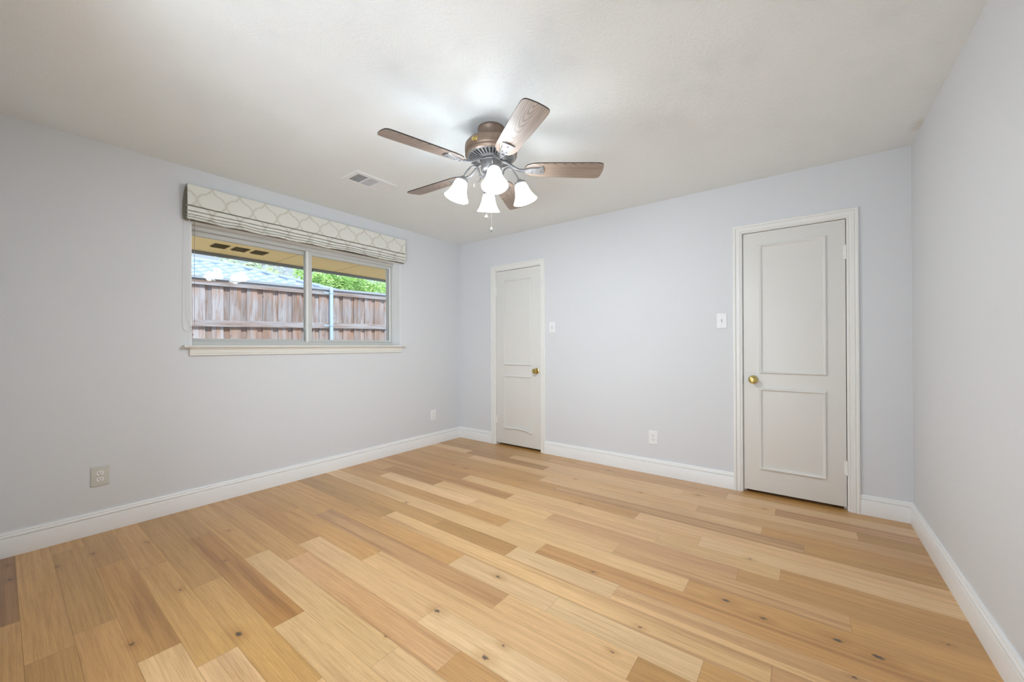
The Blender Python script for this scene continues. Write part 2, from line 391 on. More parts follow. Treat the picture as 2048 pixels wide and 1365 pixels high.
for k, row in enumerate(ROWS):
    y1 = -(k * pw_ + po_) - gp; y0 = -((k + 1) * pw_ + po_) + gp
    if k == 0: y1 = .139
    y0 = max(y0, YB - .9)
    if y1 <= y0: continue
    x = 0.0
    for j, (xe, t) in enumerate(row):
        xe = min(xe, WX)
        if xe <= x: continue
        rc = random.Random(k * 31 + j * 7)
        v = 1 + rc.uniform(-.04, .04); c = [min(1, q * v * (1 + rc.uniform(-.02, .02))) for q in TONE[t]]
        sd = (rc.random(), rc.random(), (.9 if (k, j) in FLECK else .3), (.95 if (k, j) in STRIPY else rc.choice((0, .12, .25))))
        vs = [bm.verts.new(q) for q in ((x + gp, y0, 0), (xe - gp, y0, 0), (xe - gp, y1, 0), (x + gp, y1, 0))]
        f = bm.faces.new(vs)
        for l in f.loops: l[ct] = (*c, 1); l[cs] = sd
        x = xe
# dark bed under the boards, seen only through the joints
box(bm, 0, WX, YB - .9, .14, -.02, -.0015, 1)
fl = obj('floor', bm, [M_FLOOR, plain('joint_shadow_bed', (.12, .075, .04), .8)], smooth=False, fin=False)
struct(fl, 'light oak plank floor')

# baseboards
BP = [(0, 0), (.016, 0), (.016, .0965), (.0150, .099), (.0095, .1005), (.0095, .1035), (.0145, .1055), (.0155, .109), (.0150, .115), (.0130, .1185), (.0095, .1195), (.0095, .1215), (.0110, .1235), (.0105, .1290), (.0080, .1335), (0, .1335)]
def base(name, segs, label):
    bm = bmesh.new()
    for (p0, p1, nrm, m0, m1) in segs:
        p0 = Vector(p0); p1 = Vector(p1); nrm = Vector(nrm); d = (p1 - p0).normalized()
        A = [bm.verts.new(p0 + nrm * h + Vector((0, 0, z)) + d * h * m0) for h, z in BP]
        B = [bm.verts.new(p1 + nrm * h + Vector((0, 0, z)) - d * h * m1) for h, z in BP]
        for i in range(len(BP) - 1): bm.faces.new([A[i], A[i + 1], B[i + 1], B[i]])
        bm.faces.new(A); bm.faces.new(B)
    return struct(obj(name, bm, M_BASE), label)
CO = .066
base('baseboard_left', [((0, YB, 0), (0, 0, 0), (1, 0, 0), 0, 1)], 'white baseboard under the window wall')
base('baseboard_front', [((0, 0, 0), (D1[0] - CO, 0, 0), (0, -1, 0), 1, 0), ((D1[1] + CO, 0, 0), (D2[0] - CO, 0, 0), (0, -1, 0), 0, 0), ((D2[1] + CO, 0, 0), (WX, 0, 0), (0, -1, 0), 0, 1)], 'white baseboard along the door wall')
base('baseboard_right', [((WX, YB, 0), (WX, 0, 0), (-1, 0, 0), 0, 1)], 'white baseboard along the right wall')

# ------------------------------------------------------------------ doors
CAS = [(0, 0), (0, .009), (.003, .012), (.009, .012), (.0095, .0085), (.0125, .0085), (.0130, .0135), (.018, .0155), (.024, .0135), (.038, .0145), (.0385, .0105), (.0415, .0105), (.042, .018), (.046, .021), (.056, .021), (.060, .018), (.060, 0)]
MLD = [(0, 0), (.001, .005), (.005, .006), (.007, .013), (.013, .015), (.018, .012), (.0205, .004), (.021, 0)]
def knob(x, z, y, parent):
    bm = bmesh.new(); M = Matrix.Translation((x, y, z)) @ Matrix.Rotation(R(90), 4, 'X')
    lathe(bm, [(0, 0), (.033, 0), (.033, .003), (.029, .007), (.022, .009), (.0125, .011), (.0105, .016), (.0105, .026), (.014, .031), (.022, .036), (.0262, .042), (.0275, .049), (.0268, .054),
               (.0245, .0585), (.0225, .0590), (.0215, .0605), (.0150, .0625), (.0138, .0615), (.0128, .0628), (.006, .0640), (0, .0643)], M, 40, cap=False)
    return obj('door_knob', bm, M_BRASS, parent)
def door(name, xs_, hinge_left, kx, kz, panels, label, warped=False):
    x0, x1 = xs_; dy = .004       # leaf face slightly behind the wall plane
    r = bpy.data.objects.new(name, None); C.objects.link(r); r.location = ((x0 + x1) / 2, 0, 0); r['kind'] = 'structure'; r['label'] = label
    bm = bevel_box(x0, x1, dy, dy + .035, .024, DZ, .0015)
    leaf = obj('door_leaf', bm, M_DOOR, r)
    # jamb lining
    bm = bmesh.new()
    for a, b in ((x0 - g - .018, x0 - g), (x1 + g, x1 + g + .018)): box(bm, a, b, -.0005, .139, 0, DZ + g)
    box(bm, x0 - g - .018, x1 + g + .018, -.0005, .139, DZ + g, DZ + g + .018)
    for a, b in ((x0 - g, x0 + .012), (x1 - .012, x1 + g)): box(bm, a, b, dy + .037, dy + .075, 0, DZ + g)
    box(bm, x0 - g, x1 + g, dy + .037, dy + .075, DZ - .012, DZ + g)
    obj('door_jamb', bm, M_TRIM, r, smooth=False)
    bm = bmesh.new(); sweep_frame(bm, (x0 - g - .004, x1 + g + .004, 0, DZ + g + .004), CAS, 'y', 0, closed=False)
    obj('door_casing', bm, M_TRIM, r)
    for i, (a0, a1, z0, z1) in enumerate(panels):
        prof = [(w - .021, h) for w, h in MLD]
        bm = bmesh.new()
        if warped and i == 1:
            # the bottom strip of this moulding has come loose and sags to the right
            sweep_frame(bm, (a0, a1, z0, z1), prof, 'y', dy, closed=True)
            kill = [f for f in bm.faces if all(v.co.z < z0 + .03 for v in f.verts)]
            bmesh.ops.delete(bm, geom=kill, context='FACES')
            pl = [(a0, z0 + .002), (a0 + .10, z0 + .0035), (a0 + .155, z0 + .005), (a0 + .175, z0 + .009), (a0 + .22, z0 + .007), (a0 + .30, z0 + .003), (a0 + .345, z0 - .004), (a1 - .01, z0 - .016), (a1 + .006, z0 - .024)]
            cols = [[bm.verts.new((x, dy - h - .0005 - (.004 if k > 4 else 0), z + w + .02)) for w, h in prof] for k, (x, z) in enumerate(pl)]
            for A, B in zip(cols, cols[1:]):
                for q in range(len(prof) - 1): bm.faces.new([A[q], A[q + 1], B[q + 1], B[q]])
            bm.faces.new(cols[0]); bm.faces.new(cols[-1])
        else: sweep_frame(bm, (a0, a1, z0, z1), prof, 'y', dy, closed=True)
        obj('panel_moulding', bm, M_DOOR, leaf)
    knob(kx, kz, dy, leaf)
    hx = x0 - g / 2 if hinge_left else x1 + g / 2
    for hz in (1.80, .295):
        bm = bmesh.new()
        lathe(bm, [(0, -.053), (.003, -.052), (.0058, -.049), (.0058, -.021), (.0052, -.020), (.0058, -.019), (.0058, .010), (.0052, .011), (.0058, .012), (.0058, .049), (.003, .052), (0, .053)], Matrix.Translation((hx, -.005, hz)), 12, cap=False)
        box(bm, hx - .016, hx + .016, .0005, .0035, hz - .045, hz + .045)
        obj('hinge', bm, M_TRIM, r)
    # latch seen as a dark strike beside the knob
    lx = x1 + g / 2 if hinge_left else x0 - g / 2
    bm = bmesh.new(); box(bm, lx - .0018, lx + .0018, .004, .03, kz - .028, kz + .028); obj('strike_plate', bm, M_SLOT, r)
door('door_1', D1, True, 1.163, .881, [(.712, 1.098, .936, 1.921), (.707, 1.095, .196, .818)], 'narrow white closet door next to the room corner', warped=True)
door('door_2', D2, False, 3.179, .885, [(3.220, 3.626, .935, 1.932), (3.217, 3.622, .194, .822)], 'white two-panel door at the right end of the wall')

# ------------------------------------------------------------------ window
wr = bpy.data.objects.new('window_1', None); C.objects.link(wr); wr.location = (0, (oy0 + oy1) / 2, oz0); wr['kind'] = 'structure'; wr['label'] = 'wide sliding window in the left wall'
SZ = 1.168
# stool with a nosed front edge
prof = [(-.125, SZ), (.030, SZ), (.038, SZ - .002), (.043, SZ - .006), (.045, SZ - .011), (.043, SZ - .016), (.036, SZ - .020), (.030, SZ - .021), (-.125, SZ - .021)]
bm = bmesh.new()
def extr_y(bm, prof, y0, y1, mi=0):
    A = [bm.verts.new((x, y0, z)) for x, z in prof]; B = [bm.verts.new((x, y1, z)) for x, z in prof]
    for i in range(len(prof)): j = (i + 1) % len(prof); bm.faces.new([A[i], A[j], B[j], B[i]]).material_index = mi
    bm.faces.new(A).material_index = mi; bm.faces.new(B).material_index = mi
extr_y(bm, [(max(x, .0), z) for x, z in prof[1:]][:-1] + [(0.0, SZ - .021), (0.0, SZ)], -2.778, -.875)
extr_y(bm, [(0, SZ), (0, SZ - .021), (-.125, SZ - .021), (-.125, SZ)], oy0 + .001, oy1 - .001)
obj('window_stool', bm, M_SILL, wr)
bm = bmesh.new()
extr_y(bm, [(0, SZ - .022), (.022, SZ - .022), (.022, SZ - .028), (.017, SZ - .034), (.0165, SZ - .060), (.013, SZ - .063), (.013, SZ - .067), (.0155, SZ - .069), (.0155, SZ - .075), (0, SZ - .075)], -2.742, -.910)
obj('window_apron', bm, M_SILL, wr)
# outer aluminium frame
fx0, fx1 = -.19, -.12
bm = bmesh.new()
FB, FT, FL, FR = SZ, oz1, oy0, oy1
box(bm, fx0, fx1, FL, FL + .028, FB, FT); box(bm, fx0, fx1, FR - .028, FR, FB, FT)
box(bm, fx0, fx1, FL + .028, FR - .028, FB, FB + .030); box(bm, fx0, fx1, FL + .028, FR - .028, FT - .040, FT)
box(bm, fx0 + .02, fx1 + .003, FL + .028, FR - .028, FT - .046, FT - .040); box(bm, fx0 + .02, fx1 - .01, FL + .028, FR - .028, FB + .030, FB + .036)
bmesh.ops.bevel(bm, geom=bm.edges[:], offset=.0012, segments=1, affect='EDGES')
obj('window_frame', bm, M_FRAME, wr)
M_REV = plain('white_reveal_paint', (.91, .92, .92), .5)
bm = bmesh.new(); box(bm, -.1195, -.0005, FR - .006, FR - .0005, SZ, FT - .0005); obj('reveal_side', bm, M_REV, wr, smooth=False)
bm = bmesh.new(); box(bm, -.1195, -.0005, FL + .0005, FL + .006, SZ, FT - .0005); obj('reveal_side', bm, M_REV, wr, smooth=False)
bm = bmesh.new(); box(bm, -.1195, -.0005, FL + .006, FR - .006, FT - .006, FT - .0005); obj('reveal_head', bm, M_REV, wr, smooth=False)
# right sash (room side) and left sash (behind)
def sash(y0, y1, x0, x1, z0, z1, wl, wr_, wb, wt, mat):
    bm = bmesh.new()
    box(bm, x0, x1, y0, y0 + wl, z0, z1); box(bm, x0, x1, y1 - wr_, y1, z0, z1)
    box(bm, x0, x1, y0 + wl, y1 - wr_, z0, z0 + wb); box(bm, x0, x1, y0 + wl, y1 - wr_, z1 - wt, z1)
    bmesh.ops.bevel(bm, geom=bm.edges[:], offset=.0015, segments=1, affect='EDGES')
    s = obj('window_sash', bm, mat, wr)
    bm = bmesh.new(); xm = (x0 + x1) / 2; box(bm, xm - .002, xm + .002, y0 + wl - .003, y1 - wr_ + .003, z0 + wb - .003, z1 - wt + .003)
    obj('window_pane', bm, M_GLASS, s, smooth=False)
    return s
zt, zb = 2.029, 1.199
s1 = sash(-1.856, -.950, -.150, -.126, zb, zt, .046, .020, .022, .030, M_FRAME)
s2 = sash(-2.704, -1.822, -.182, -.157, zb, zt, .012, .040, .020, .032, M_FRAME)
bm = bmesh.new(); box(bm, -.138, -.119, -1.866, -1.845, zb - .002, zt)          # bright interlock strip on the meeting stile
bmesh.ops.bevel(bm, geom=bm.edges[:], offset=.002, segments=1, affect='EDGES'); obj('meeting_rail', bm, M_FRAME_W, s1)
bm = bmesh.new(); box(bm, -.1245, -.120, -.972, -.955, zb + .005, zt - .01); obj('pull_rail', bm, M_FRAME_W, s1)
for z in (1.745, 1.335):                                                  # latches
    bm = bevel_box(-.119, -.110, -1.875, -1.858, z - .03, z + .03, .003)
    lathe(bm, [(0, 0), (.009, 0), (.009, .006), (.006, .010), (0, .011)], Matrix.Translation((-.110, -1.868, z + .012)) @ Matrix.Rotation(R(90), 4, 'Y'), 14, cap=False)
    lathe(bm, [(0, 0), (.008, 0), (.008, .006), (.005, .009), (0, .010)], Matrix.Translation((-.110, -1.868, z - .012)) @ Matrix.Rotation(R(90), 4, 'Y'), 14, cap=False)
    obj('window_latch', bm, M_FRAME_W, s1)
for z in (1.862, 1.306):
    bm = bevel_box(-.150, -.1365, -1.808, -1.797, z - .013, z + .013, .001); obj('security_stop', bm, M_SLOT, s1)
bm = bevel_box(-.118, -.100, -1.028, -.978, FT - .040, FT - .029, .003); obj('sash_stop', bm, plain('cream_plastic', (.8, .77, .62), .4), wr)

# ------------------------------------------------------------------ roman shade
rs = thing('roman_shade', 'cream trellis-patterned roman shade gathered up above the window', 'window shade', (0, -1.83, 2.06))
ya, yb = -2.768, -.895
# (x, z) of the face from top to bottom, then the bottom turned back
pts = [(.000, 2.306), (.060, 2.306), (.064, 2.302), (.064, 2.27), (.0655, 2.22), (.0665, 2.175), (.0665, 2.160), (.061, 2.156), (.036, 2.160),
       (.038, 2.152), (.0655, 2.1475), (.067, 2.138), (.066, 2.122), (.060, 2.118), (.036, 2.122), (.038, 2.114), (.0645, 2.112), (.066, 2.103), (.064, 2.094), (.038, 2.096),
       (.040, 2.089), (.063, 2.087), (.0645, 2.080), (.062, 2.075), (.040, 2.077), (.041, 2.070), (.062, 2.068), (.0635, 2.063), (.061, 2.058), (.048, 2.056)]
bm = bmesh.new(); NY = 150; cols = []
for i in range(NY + 1):
    y = ya + (yb - ya) * i / NY; col = []
    for k, (x, z) in enumerate(pts):
        a = max(0, min(1, (2.17 - z) / .04)); b = max(0, min(1, (2.125 - z) / .04))
        dz = a * .0035 * noise.noise(Vector((y * 4.5, 3.1, 0))) + b * (.010 * noise.noise(Vector((y * 5.5, k * .05, 1.0))) + .004 * noise.noise(Vector((y * 21, k * .3, 2.0))))
        dx = a * .005 * noise.noise(Vector((y * 9, k * .35, 5.0))) + .0015 * noise.noise(Vector((y * 6, z * 9, 8)))
        if k < 2: dx = 0
        col.append(bm.verts.new((x + dx, y, z + dz)))
    cols.append(col)
for A, B in zip(cols, cols[1:]):
    for k in range(len(pts) - 1): bm.faces.new([A[k], A[k + 1], B[k + 1], B[k]])
obj('shade_fabric', bm, M_FABRIC, rs)
# back cloth: hangs behind, bowing toward the wall, with its open ends showing
bm = bmesh.new(); cols = []
bk = [(.004, 2.300), (.003, 2.25), (.004, 2.18), (.012, 2.10), (.018, 2.06), (.026, 2.052), (.046, 2.054)]
for i in range(31):
    y = ya + .001 + (yb - ya - .002) * i / 30; cols.append([bm.verts.new((x, y - (.018 * math.sin(k / 6 * math.pi) * (1 if i == 0 else 0)), z)) for k, (x, z) in enumerate(bk)])
for A, B in zip(cols, cols[1:]):
    for k in range(len(bk) - 1): bm.faces.new([A[k], A[k + 1], B[k + 1], B[k]])
obj('back_cloth', bm, M_LINING, rs)
bm = bmesh.new(); box(bm, .001, .045, ya + .02, yb - .02, 2.268, 2.300); obj('headrail', bm, M_LINING, rs)
for zr, xr in ((2.235, .035), (2.155, .038), (2.115, .034)):
    bm = bmesh.new(); tube(bm, [(xr, ya + .004, zr), (xr, yb - .004, zr)], .006, 8); obj('shade_rod', bm, M_LINING, rs)
# bottom weight bar
# bead chain loop and cord at the left end
bm = bmesh.new()
for i in range(92):
    z = 2.07 - i * .0082
    M = Matrix.Translation((-.05, -2.701, z))
    bmesh.ops.create_icosphere(bm, subdivisions=1, radius=.0026, matrix=M)
tube(bm, [(-.05, -2.701, 2.075), (-.05, -2.701, 1.312)], .0008, 5)
obj('bead_chain', bm, plain('nickel_bead', (.32, .31, .29), .4, metal=.5), rs)
bm = bmesh.new(); tube(bm, bez([(.045, -2.752, 2.07), (.042, -2.752, 1.8), (.032, -2.751, 1.55), (.022, -2.751, 1.40), (.012, -2.740, 1.315), (.006, -2.730, 1.285), (.005, -2.742, 1.268), (.005, -2.760, 1.265), (.004, -2.772, 1.278), (.004, -2.779, 1.32), (.004, -2.780, 1.55), (.004, -2.778, 1.9), (.006, -2.772, 2.06)], 10), .0016, 6)
obj('pull_cord', bm, plain('white_cord', (.85, .85, .84), .5), rs)

# ------------------------------------------------------------------ ceiling fan
FC = Vector((2.03, -1.804, 0)); fan = thing('ceiling_fan', 'five-blade bronze and pewter ceiling fan with four lit glass shades', 'ceiling fan', (FC.x, FC.y, HZ))
def FM(z=0): return Matrix.Translation((FC.x, FC.y, z))
def lat(name, prof, mat, parent=fan, seg=48, M=None):
    bm = bmesh.new(); lathe(bm, prof, M or FM(), seg, cap=False); return obj(name, bm, mat, parent)
lat('canopy', [(0, 2.4395), (.078, 2.4395), (.080, 2.432), (.078, 2.424), (.074, 2.415), (.071, 2.39), (.074, 2.378), (.080, 2.372), (.083, 2.365), (.060, 2.356), (0, 2.356)], M_BRONZE)
housing = lat('motor_housing', [(0, 2.362), (.10, 2.360), (.128, 2.355), (.146, 2.346), (.153, 2.336), (.155, 2.325), (.155, 2.300), (.153, 2.291), (.150, 2.288), (.150, 2.2845), (.153, 2.282), (.153, 2.277), (.149, 2.271), (.142, 2.268), (.1395, 2.270), (.1395, 2.285), (0, 2.285)], M_BRONZE, seg=64)
lat('vent_recess', [(.139, 2.282), (.07, 2.262), (0, 2.262)], M_VENTD, housing)
bm = bmesh.new()
lathe(bm, [(.147, 2.2705), (.139, 2.2665), (.131, 2.2645), (.131, 2.2675), (.139, 2.272), (.147, 2.2705)], FM(), 64, cap=False)
lathe(bm, [(.090, 2.2535), (.070, 2.2495), (.066, 2.2500), (.066, 2.262), (.090, 2.2565), (.090, 2.2535)], FM(), 64, cap=False)
for i in range(36):
    a = 2 * math.pi * (i + .5) / 36; ca, sa = math.cos(a), math.sin(a)
    vs = []
    for r, z, w in ((.088, 2.2535, .0042), (.133, 2.2650, .0062)):
        for s_, dz in ((-1, 0), (1, 0), (1, .003), (-1, .003)):
            vs.append(bm.verts.new((FC.x + r * ca - s_ * w * sa, FC.y + r * sa + s_ * w * ca, z + dz)))
    for q in ((0, 1, 5, 4), (1, 2, 6, 5), (2, 3, 7, 6), (3, 0, 4, 7), (0, 3, 2, 1), (4, 5, 6, 7)): bm.faces.new([vs[t] for t in q])
obj('vent_grille', bm, M_PEWTER, housing)
# round brass medallion with a raised crest on the housing side
a = R(-86); M = FM(2.314) @ Matrix.Rotation(a, 4, 'Z') @ Matrix.Translation((.1535, 0, 0)) @ Matrix.Rotation(R(90), 4, 'Y')
bm = bmesh.new(); M2 = M @ Matrix.Diagonal((.82, 1.25, 1, 1))
lathe(bm, [(0, .0005), (.0150, .0005), (.0165, .002), (.0165, .0045), (.0150, .0055), (.0135, .0045), (0, .0040)], M2, 32, cap=False)
for k in range(11):
    t = R(200 + k * 14 - 180 * 0); 
    bmesh.ops.create_icosphere(bm, subdivisions=1, radius=.0017, matrix=M2 @ Matrix.Translation((.0095 * math.cos(t + R(-90)), .0095 * math.sin(t + R(-90)), .005)))
lathe(bm, [(.0055, .004), (.0060, .0065), (.003, .008), (0, .0085)], M2 @ Matrix.Translation((.002, 0, 0)), 16, cap=False)
obj('brass_medallion', bm, M_BRASS, housing)
# blades
def outline():
    o = []
    ctrl = [(.196, .000), (.200, .022), (.214, .042), (.240, .054), (.275, .0605), (.36, .0635), (.50, .0675), (.60, .0700), (.630, .0695)]
    o += ctrl
    o += [(.647, .0665), (.656, .060), (.6605, .050), (.6640, .030), (.666, .000)]
    return o
OL = outline(); full = OL + [(u, -v) for u, v in reversed(OL[1:-1])]
for k in range(5):
    ang = 4.4605 + k * 2 * math.pi / 5
    B = FM(2.2015) @ Matrix.Rotation(ang, 4, 'Z') @ Matrix.Rotation(R(-12), 4, 'X')
    bm = bmesh.new(); uv = bm.loops.layers.uv.new('UVMap')
    top = [bm.verts.new(B @ Vector((u, v, .003))) for u, v in full]; bot = [bm.verts.new(B @ Vector((u, v, -.003))) for u, v in full]
    ft = bm.faces.new(top); fb = bm.faces.new(list(reversed(bot)))
    for f, s_ in ((ft, full), (fb, list(reversed(full)))):
        for l, (u, v) in zip(f.loops, s_): l[uv].uv = (u * 1.0 + k * .0, v + .06 * ((k * 7) % 3 - 1))
    for i in range(len(full)):
        j = (i + 1) % len(full); f = bm.faces.new([top[i], bot[i], bot[j], top[j]]); f.material_index = 1
    blade = obj('blade', bm, [M_BLADE, M_BLADE_EDGE], fan)
    # blade iron: arm from the motor and a flared plate under the blade
    bm = bmesh.new(); iron = [(.185, .010), (.205, .014), (.225, .021), (.245, .0255), (.262, .0265), (.280, .0275), (.297, .034), (.305, .036), (.309, .030), (.313, .012), (.314, 0)]
    fi = iron + [(u, -v) for u, v in reversed(iron[:-1])]
    def zz(u, v): return -.0095 - .004 * (1 - (v / .04) ** 2) + (.0025 if u > .29 else 0)
    A = [bm.verts.new(B @ Vector((u, v, -.0032))) for u, v in fi]; D = [bm.verts.new(B @ Vector((u * .998 + .0003, v * .93, zz(u, v)))) for u, v in fi]
    bm.faces.new(A); bm.faces.new(list(reversed(D)))
    for i in range(len(fi)): j = (i + 1) % len(fi); bm.faces.new([A[i], D[i], D[j], A[j]])
    Z = FM(0) @ Matrix.Rotation(ang, 4, 'Z')
    pth = bez([Z @ Vector(q) for q in ((.060, 0, 2.2475), (.085, 0, 2.243), (.12, 0, 2.222), (.155, 0, 2.201), (.185, 0, 2.195), (.215, 0, 2.193))], 6)
    tube(bm, pth, [.011 - .002 * math.sin(i / (len(pth) - 1) * math.pi) for i in range(len(pth))], 10)
    for (u, v) in ((.24, .012), (.24, -.012), (.292, 0)):
        bmesh.ops.create_icosphere(bm, subdivisions=2, radius=.0035, matrix=B @ Matrix.Translation((u, v, -.0135)))
    obj('blade_iron', bm, M_PEWTER, blade)
# switch housing and light fitter
sh = lat('switch_housing', [(0, 2.262), (.058, 2.258), (.062, 2.250), (.0625, 2.242), (.060, 2.239), (.061, 2.236), (.061, 2.196), (.058, 2.190), (.050, 2.181), (.034, 2.176), (.030, 2.170), (.036, 2.165), (.046, 2.160), (.050, 2.150),
                     (.047, 2.137), (.036, 2.122), (.022, 2.112), (.012, 2.106), (.012, 2.100), (.016, 2.095), (.012, 2.087), (.005, 2.080), (0, 2.078)], M_PEWTER)
for t in (R(-86), R(-15), R(80), R(160)):
    bm = bmesh.new(); bmesh.ops.create_icosphere(bm, subdivisions=2, radius=.0035, matrix=FM(2.215) @ Matrix.Rotation(t, 4, 'Z') @ Matrix.Translation((.0612, 0, 0))); obj('screw', bm, M_SLOT, sh)
PSI = R(45)
for k in range(4):
    a = PSI + k * math.pi / 2; Z = FM(0) @ Matrix.Rotation(a, 4, 'Z')
    bm = bmesh.new()
    p = bez([Z @ Vector(q) for q in ((.044, 0, 2.148), (.062, 0, 2.156), (.070, 0, 2.175), (.078, 0, 2.200), (.098, 0, 2.212), (.122, 0, 2.204), (.145, 0, 2.178), (.162, 0, 2.148))], 6)
    tube(bm, p, .0052, 10)
    lathe(bm, [(0, -.010), (.006, -.009), (.009, 0), (.006, .009), (0, .010)], Matrix.Translation(Z @ Vector((.0655, 0, 2.158))), 14, cap=False)
    # acanthus scroll below each arm
    for j, (dy, s_) in enumerate(((0, 1), (.007, .8), (-.007, .8))):
        q = bez([Z @ Vector(v) for v in ((.064, 0, 2.150), (.066, dy * .3, 2.132), (.078, dy * .6, 2.120), (.094, dy, 2.113), (.103, dy, 2.100), (.098, dy * 1.2, 2.090 + .006 * (1 - s_) * 5))], 5)
        tube(bm, q, [.0036 - .0022 * i / (len(q) - 1) for i in range(len(q))], 7)
    arm = obj('light_arm', bm, M_PEWTER, fan)
    tilt = R(-17)
    L = Z @ Matrix.Translation((.168, 0, 2.140)) @ Matrix.Rotation(tilt, 4, 'Y') @ Matrix.Rotation(R(180), 4, 'X')
    # local +z now points down and outward along the shade axis
    lat('shade_holder', [(0, -.010), (.009, -.009), (.015, -.003), (.020, .003), (.0235, .007), (.033, .010), (.0345, .013), (.0345, .021), (.032, .023), (.026, .023), (.0255, .014), (0, .010)], M_PEWTER, arm, 32, L)
    shd = lat('lamp_shade', [(.0255, .018), (.030, .020), (.0345, .027), (.0385, .040), (.0415, .055), (.046, .073), (.053, .092), (.0615, .109), (.0705, .123), (.0725, .1262), (.0708, .1268), (.068, .1245), (.059, .110), (.0505, .093), (.0435, .073), (.039, .055), (.036, .040), (.032, .028), (.0255, .022), (.0255, .018)], M_SHADE, arm, 40, L)
    lat('bulb', [(0, .024), (.013, .025), (.0135, .045), (.018, .056), (.024, .070), (.026, .082), (.022, .096), (.012, .105), (0, .108)], M_BULB, arm, 20, L)
    pl = L @ Vector((0, 0, .118))
    lt = lamp('bulb_light', 'POINT', BULB_W, (.85, .94, 1.0), pl - FC - Vector((0, 0, HZ)), (0, 0, 0), shadow_soft_size=.03); lt.parent = fan
# pull chains
ch = ((2.007, -1.823, 1.915), (2.032, -1.8065, 1.841))
for k, (x, y, z) in enumerate(ch):
    bm = bmesh.new(); tube(bm, [(x, y, 2.128 if k else 2.135), (x, y, z + .012)], .0006, 6)
    for i in range(int((2.12 - z) / .012)): bmesh.ops.create_icosphere(bm, subdivisions=1, radius=.0011, matrix=Matrix.Translation((x, y, 2.125 - i * .012)))
    c_ = obj('pull_chain', bm, M_CHAIN, fan)
    if k == 0:
        bm = bmesh.new(); bmesh.ops.create_uvsphere(bm, u_segments=24, v_segments=16, radius=.0098, matrix=Matrix.Translation((x, y, z)))
        lathe(bm, [(0, .008), (.004, .009), (.003, .014), (0, .015)], Matrix.Translation((x, y, z)), 12, cap=False)
        obj('chain_ball', bm, M_CHROME, c_)
    else:
        bm = bmesh.new(); lathe(bm, [(0, .014), (.003, .013), (.0045, .008), (.0045, .002), (.0035, .001)], Matrix.Translation((x, y, z)), 14, cap=False); obj('chain_cap', bm, M_WHITE, c_)
        bm = bmesh.new(); lathe(bm, [(0, .002), (.0045, .0015), (.0052, -.006), (.0045, -.012), (0, -.0135)], Matrix.Translation((x, y, z)), 14, cap=False); obj('chain_fob', bm, M_SLOT, c_)

# ------------------------------------------------------------------ ceiling air vent
av = thing('air_vent', 'white rectangular air vent in the ceiling beside the fan', 'air vent', (.804, -1.812, HZ))
ax0, ax1, ay0, ay1 = .694, .914, -1.988, -1.636
bm = bmesh.new()
ix0, ix1, iy0, iy1 = ax0 + .035, ax1 - .035, ay0 + .035, ay1 - .035; zf = HZ - .006
def plate(bm, x0, x1, y0, y1, z0=HZ - .0075, z1=HZ - .0005): box(bm, x0, x1, y0, y1, z0, z1)
plate(bm, ax0, ix0, ay0, ay1); plate(bm, ix1, ax1, ay0, ay1); plate(bm, ix0, ix1, ay0, iy0); plate(bm, ix0, ix1, iy1, ay1)
L3 = (iy1 - iy0) / 3
for q in (1, 2): plate(bm, ix0, ix1, iy0 + L3 * q - .006, iy0 + L3 * q + .006)
obj('vent_frame', bm, M_WHITE, av, smooth=False)
bm = bmesh.new(); box(bm, ix0, ix1, iy0, iy1, HZ - .0012, HZ - .0004); obj('duct_opening', bm, M_SLOT, av)
bm = bmesh.new()
def slat(bm, p0, p1, w, tilt, z):   # thin tilted blade from p0 to p1
    p0 = Vector((*p0, z)); p1 = Vector((*p1, z)); d = (p1 - p0).normalized(); s_ = Vector((-d.y, d.x, 0)); n_ = s_ * math.cos(tilt) * w + Vector((0, 0, math.sin(tilt) * w)); t_ = (s_ * -math.sin(tilt) + Vector((0, 0, math.cos(tilt)))) * .0006
    vs = [bm.verts.new(q) for q in (p0 - n_ - t_, p0 + n_ - t_, p0 + n_ + t_, p0 - n_ + t_, p1 - n_ - t_, p1 + n_ - t_, p1 + n_ + t_, p1 - n_ + t_)]
    for q in ((0, 1, 2, 3), (7, 6, 5, 4), (0, 4, 5, 1), (1, 5, 6, 2), (2, 6, 7, 3), (3, 7, 4, 0)): bm.faces.new([vs[i] for i in q])
for i in range(9):
    y = iy0 + .004 + i * (L3 - .012) / 8.5; slat(bm, (ix0, y), (ix1, y), .0016, R(30), HZ - .0036)
for i in range(7):
    x = ix0 + (i + .5) * (ix1 - ix0) / 7; slat(bm, (x, iy0), (x, iy0 + L3 - .006), .0008, R(0), HZ - .0052)
for i in range(22):
    x = ix0 + (i + .5) * (ix1 - ix0) / 22; slat(bm, (x, iy0 + L3 + .006), (x, iy0 + 2 * L3 - .006), .0013, R(0), HZ - .0036)
for i in range(13):
    y = iy0 + 2 * L3 + .008 + i * (L3 - .008) / 13; slat(bm, (ix0, y), (ix1, y), .0046, R(-12), HZ - .0040)
obj('vent_louvers', bm, M_WHITE, av, smooth=False)
for q in ((.84, -1.648, zf), (.80, -1.975, zf)):
    bm = bmesh.new(); bmesh.ops.create_icosphere(bm, subdivisions=2, radius=.003, matrix=Matrix.Translation(q)); obj('screw', bm, M_SCREW, av)

